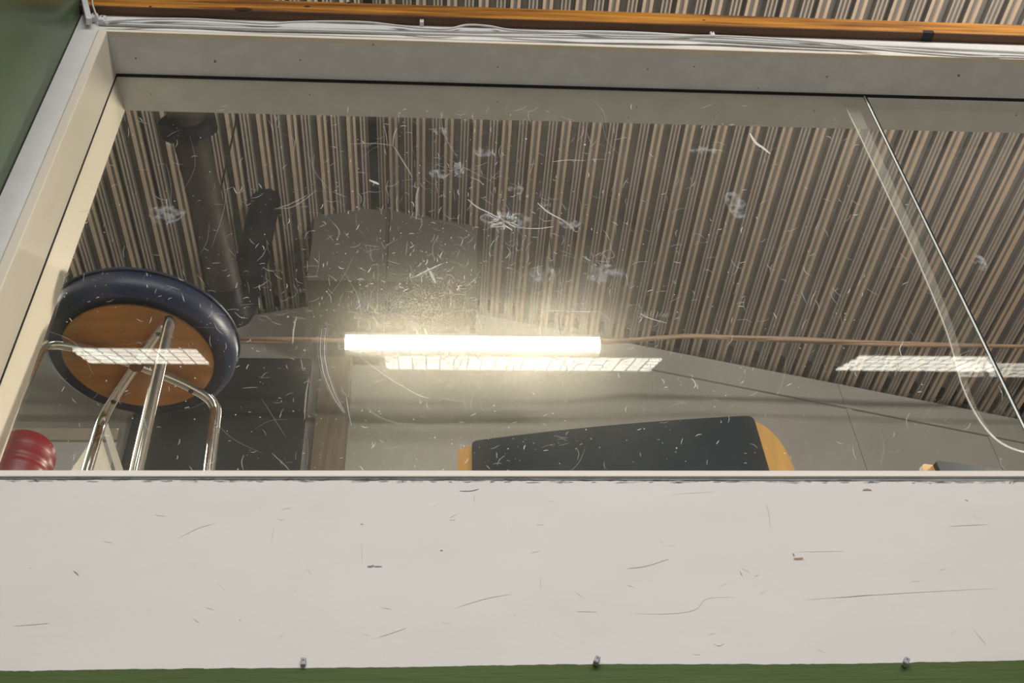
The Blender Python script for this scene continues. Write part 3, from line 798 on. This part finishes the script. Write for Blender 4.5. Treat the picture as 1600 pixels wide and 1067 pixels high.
# ---- tan cables across the store
def bundle():
    e = empty('cable_bundle', (-3.58, 1.99, 4.6)); tag(e, 'loose bundle of tan cables stretched across the store behind the bright tube', 'cable bundle')
    base = [atY(q0, q1, 1.99) for q0, q1 in ((375, 530), (480, 531), (560, 532), (760, 533), (935, 533), (1000, 530), (1075, 525), (1150, 528), (1250, 531), (1400, 537), (1600, 541))]
    base = [Vector((-3.58, 1.99, base[0].z+.02)), Vector((-1.8, 1.99, base[0].z+.004))] + base + [Vector((3.25, 1.99, base[-1].z))]
    for k in range(3):
        pts = [p_ + Vector((0, .009*math.cos(n_*1.7+k*2.1), .007*math.sin(n_*1.9+k*2.1)+(.004, -.006, 0)[k])) for n_, p_ in enumerate(base)]
        obj('cable_strand', tube(bmesh.new(), smooth_path(pts, 8), .0078, n=8), M['brass_cable'], e, smooth=True)
bundle()

# ---- bright tube lamp in the store
LY = 1.93
a0 = atY(540, 545, LY); a1 = atY(935, 545, LY); zc = (a0.z+a1.z)/2
e = empty('tube_lamp', ((a0.x+a1.x)/2, LY, zc)); tag(e, 'long bright white tube lamp glowing behind the middle of the pane', 'lamp')
obj('diffuser', box(bmesh.new(), a0.x, a1.x, -.006, .006, -.023, .023, Matrix.Translation((0, LY-.026, zc)) @ Matrix.Rotation(math.radians(43), 4, 'X')), M['tubeglow'], e)
b = nbox(a0.x-.004, a1.x+.004, LY+.002, LY+.04, zc-.008, zc+.050)
box(b, a0.x-.004, a1.x+.004, LY-.050, LY+.002, zc+.026, zc+.040)
box(b, a0.x-.004, a0.x-.001, LY-.050, LY+.002, zc-.02, zc+.026); box(b, a1.x+.001, a1.x+.004, LY-.050, LY+.002, zc-.02, zc+.026)
obj('housing', b, M['housing'], e)
for x in (a0.x+.15, a1.x-.15): obj('hanger', tube(bmesh.new(), [(x, LY+.02, zc+.05), (x, LY+.02, roofz(x)+.01)], .003, n=6), M['nail'], e)

# second store lamp, beyond the right edge of the picture
def shade_lamp(x, y, z, watt, col, label, size=(.9, .16), group=None, up=0, tilt=0, roll=0, spread=math.pi):
    e = empty('ceiling_lamp', (x, y, z)); tag(e, label, 'lamp', group)
    sx, sy = size[0]/2, size[1]/2
    b = bmesh.new(); box(b, -sx, sx, -sy, sy, .012, .05, Matrix.Translation((x, y, z)) @ Matrix.Rotation(roll, 4, 'Y') @ Matrix.Rotation(tilt, 4, 'X'), bev=.004)
    obj('housing', b, M['housing'], e)
    for s_ in (-1, 1): obj('hanger', tube(bmesh.new(), [(x+s_*sx*.7, y, z+.05), (x+s_*sx*.7, y, roofz(x+s_*sx*.7)+.01)], .003, n=6), M['nail'], e)
    l = bpy.data.lights.new('lamp', 'AREA'); l.shape = 'RECTANGLE'; l.size = size[0]*.96; l.size_y = size[1]*.9; l.energy = watt; l.color = col
    lo_ = bpy.data.objects.new('lamp_light', l); COL.objects.link(lo_); lo_.location = Vector((x, y, z)) + Matrix.Rotation(roll, 3, 'Y') @ Matrix.Rotation(tilt, 3, 'X') @ Vector((0, 0, .010)); lo_.rotation_euler = (tilt, roll, 0); l.spread = spread
    lo_.parent = e; lo_.matrix_parent_inverse = e.matrix_basis.inverted()
    if up:
        l2 = l.copy(); l2.energy = watt*up
        lu = bpy.data.objects.new('added_uplight', l2); COL.objects.link(lu); lu.location = (x, y, z+.052); lu.rotation_euler = (math.pi, 0, 0)
        lu.parent = e; lu.matrix_parent_inverse = e.matrix_basis.inverted()
    return e
shade_lamp(2.55, .78, 4.14, STORE_W, (1, .92, .76), 'warm lamp in the store beyond the right edge of the window', (.5, .12), roll=math.radians(52), spread=math.radians(95))
shade_lamp(-2.6, 1.0, 4.45, 80, (1, .95, .86), 'added unseen warm lamp in the store beyond the left edge of the window', (.5, .12))  # added lamp, brightens the dado and stool from the left

# ---- LED louvre lamps of the near room, seen only as reflections
def led_lamp(xa, xb, vy, vz, label, wdt=.25):
    """top edge of the mirrored panel runs at (vy, vz); the lamp itself hangs in front of the pane"""
    y = -vy; dr = Vector((0, -math.cos(math.radians(31)), math.sin(math.radians(31))))  # away from the pane and up
    e = empty('led_panel_lamp', ((xa+xb)/2, y, vz)); tag(e, label, 'lamp', 'slatted led lamps of the near room')
    o0 = Vector((0, y, vz)); nrm = Vector((0, -math.sin(math.radians(31)), -math.cos(math.radians(31))))
    def quadbox(s0, s1, x0_, x1_, n0, n1):
        bm = bmesh.new(); vs_ = []
        for x in (x0_, x1_):
            for s_ in (s0, s1):
                for nn in (n0, n1): 
                    q_ = o0+dr*s_+nrm*nn; vs_.append(bm.verts.new((x, q_.y, q_.z)))
        for idx in ((0, 1, 3, 2), (4, 6, 7, 5), (0, 4, 5, 1), (2, 3, 7, 6), (0, 2, 6, 4), (1, 5, 7, 3)): bm.faces.new([vs_[i] for i in idx])
        return bm
    obj('housing', quadbox(-.005, wdt+.005, xa, xb, -.03, -.004), M['housing'], e)
    rows = 4; rw = wdt/rows
    for r in range(rows): obj('led_row', quadbox(r*rw+rw*.24, (r+1)*rw-rw*.24, xa+.003, xb-.003, -.003, .001), M['led'], e)
    nb = max(6, int((xb-xa)/.045))
    b = bmesh.new()
    for k in range(1, nb):
        x = xa+(xb-xa)*k/nb
        t_ = quadbox(0, wdt, x-.0022, x+.0022, .0008, .0014); me = bpy.data.meshes.new('t'); t_.to_mesh(me); b.from_mesh(me); t_.free(); bpy.data.meshes.remove(me)
    obj('louvre', b, M['white2'], e)
    for x in (xa+(xb-xa)*.25, xb-(xb-xa)*.25):
        q_ = o0+dr*wdt*.5-nrm*.02; obj('hanger', tube(bmesh.new(), [(x, q_.y, q_.z), (x, q_.y, roofz(x)+.01)], .0025, n=6), M['nail'], e)
    l = bpy.data.lights.new('lamp', 'AREA'); l.shape = 'RECTANGLE'; l.size = (xb-xa)*.96; l.size_y = wdt*.9; l.energy = ADDED_UP*(xb-xa)*(1.0 if xa > 1 else .04); l.color = (1, .93, .82)  # upward light added behind the panel to brighten the deck
    lu = bpy.data.objects.new('added_uplight', l); COL.objects.link(lu); q_ = o0+dr*wdt*.5-nrm*.034
    lu.location = ((xa+xb)/2, q_.y, q_.z); lu.rotation_euler = (-nrm).to_track_quat('-Z', 'Y').to_euler()
    lu.parent = e; lu.matrix_parent_inverse = e.matrix_basis.inverted()
v0 = CAMP+ray(108, 545)*3.6; v1 = CAMP+ray(305, 547)*3.6; led_lamp(v0.x, v1.x, (v0.y+v1.y)/2, (v0.z+v1.z)/2, 'slatted lamp reflected over the round stool seat')
v0 = CAMP+ray(600, 559)*3.6; v1 = CAMP+ray(1040, 560)*3.6; led_lamp(v0.x, v1.x, (v0.y+v1.y)/2, (v0.z+v1.z)/2, 'slatted lamp reflected just under the bright tube', .22)
v0 = CAMP+ray(1345, 557)*3.6; led_lamp(v0.x, v0.x+.95, v0.y, v0.z, 'slatted lamp reflected at the right of the pane')

# unseen lamps added farther back in the near room to brighten board and frame
k = 0
for (x, y) in ((-1.4, -3.6), (.4, -3.6), (2.2, -3.6), (-1.4, -5.2), (.4, -5.2), (2.2, -5.2)):
    shade_lamp(x, y, 4.72, NEAR_W, (1, .985, .975), 'added unseen white lamp of the near room, %s row, %s' % ('front' if y > -4 else 'rear', {-1.4: 'left', .4: 'middle', 2.2: 'right'}[x]), (1.2, .3), 'added lamps of the near room', tilt=math.radians(33))
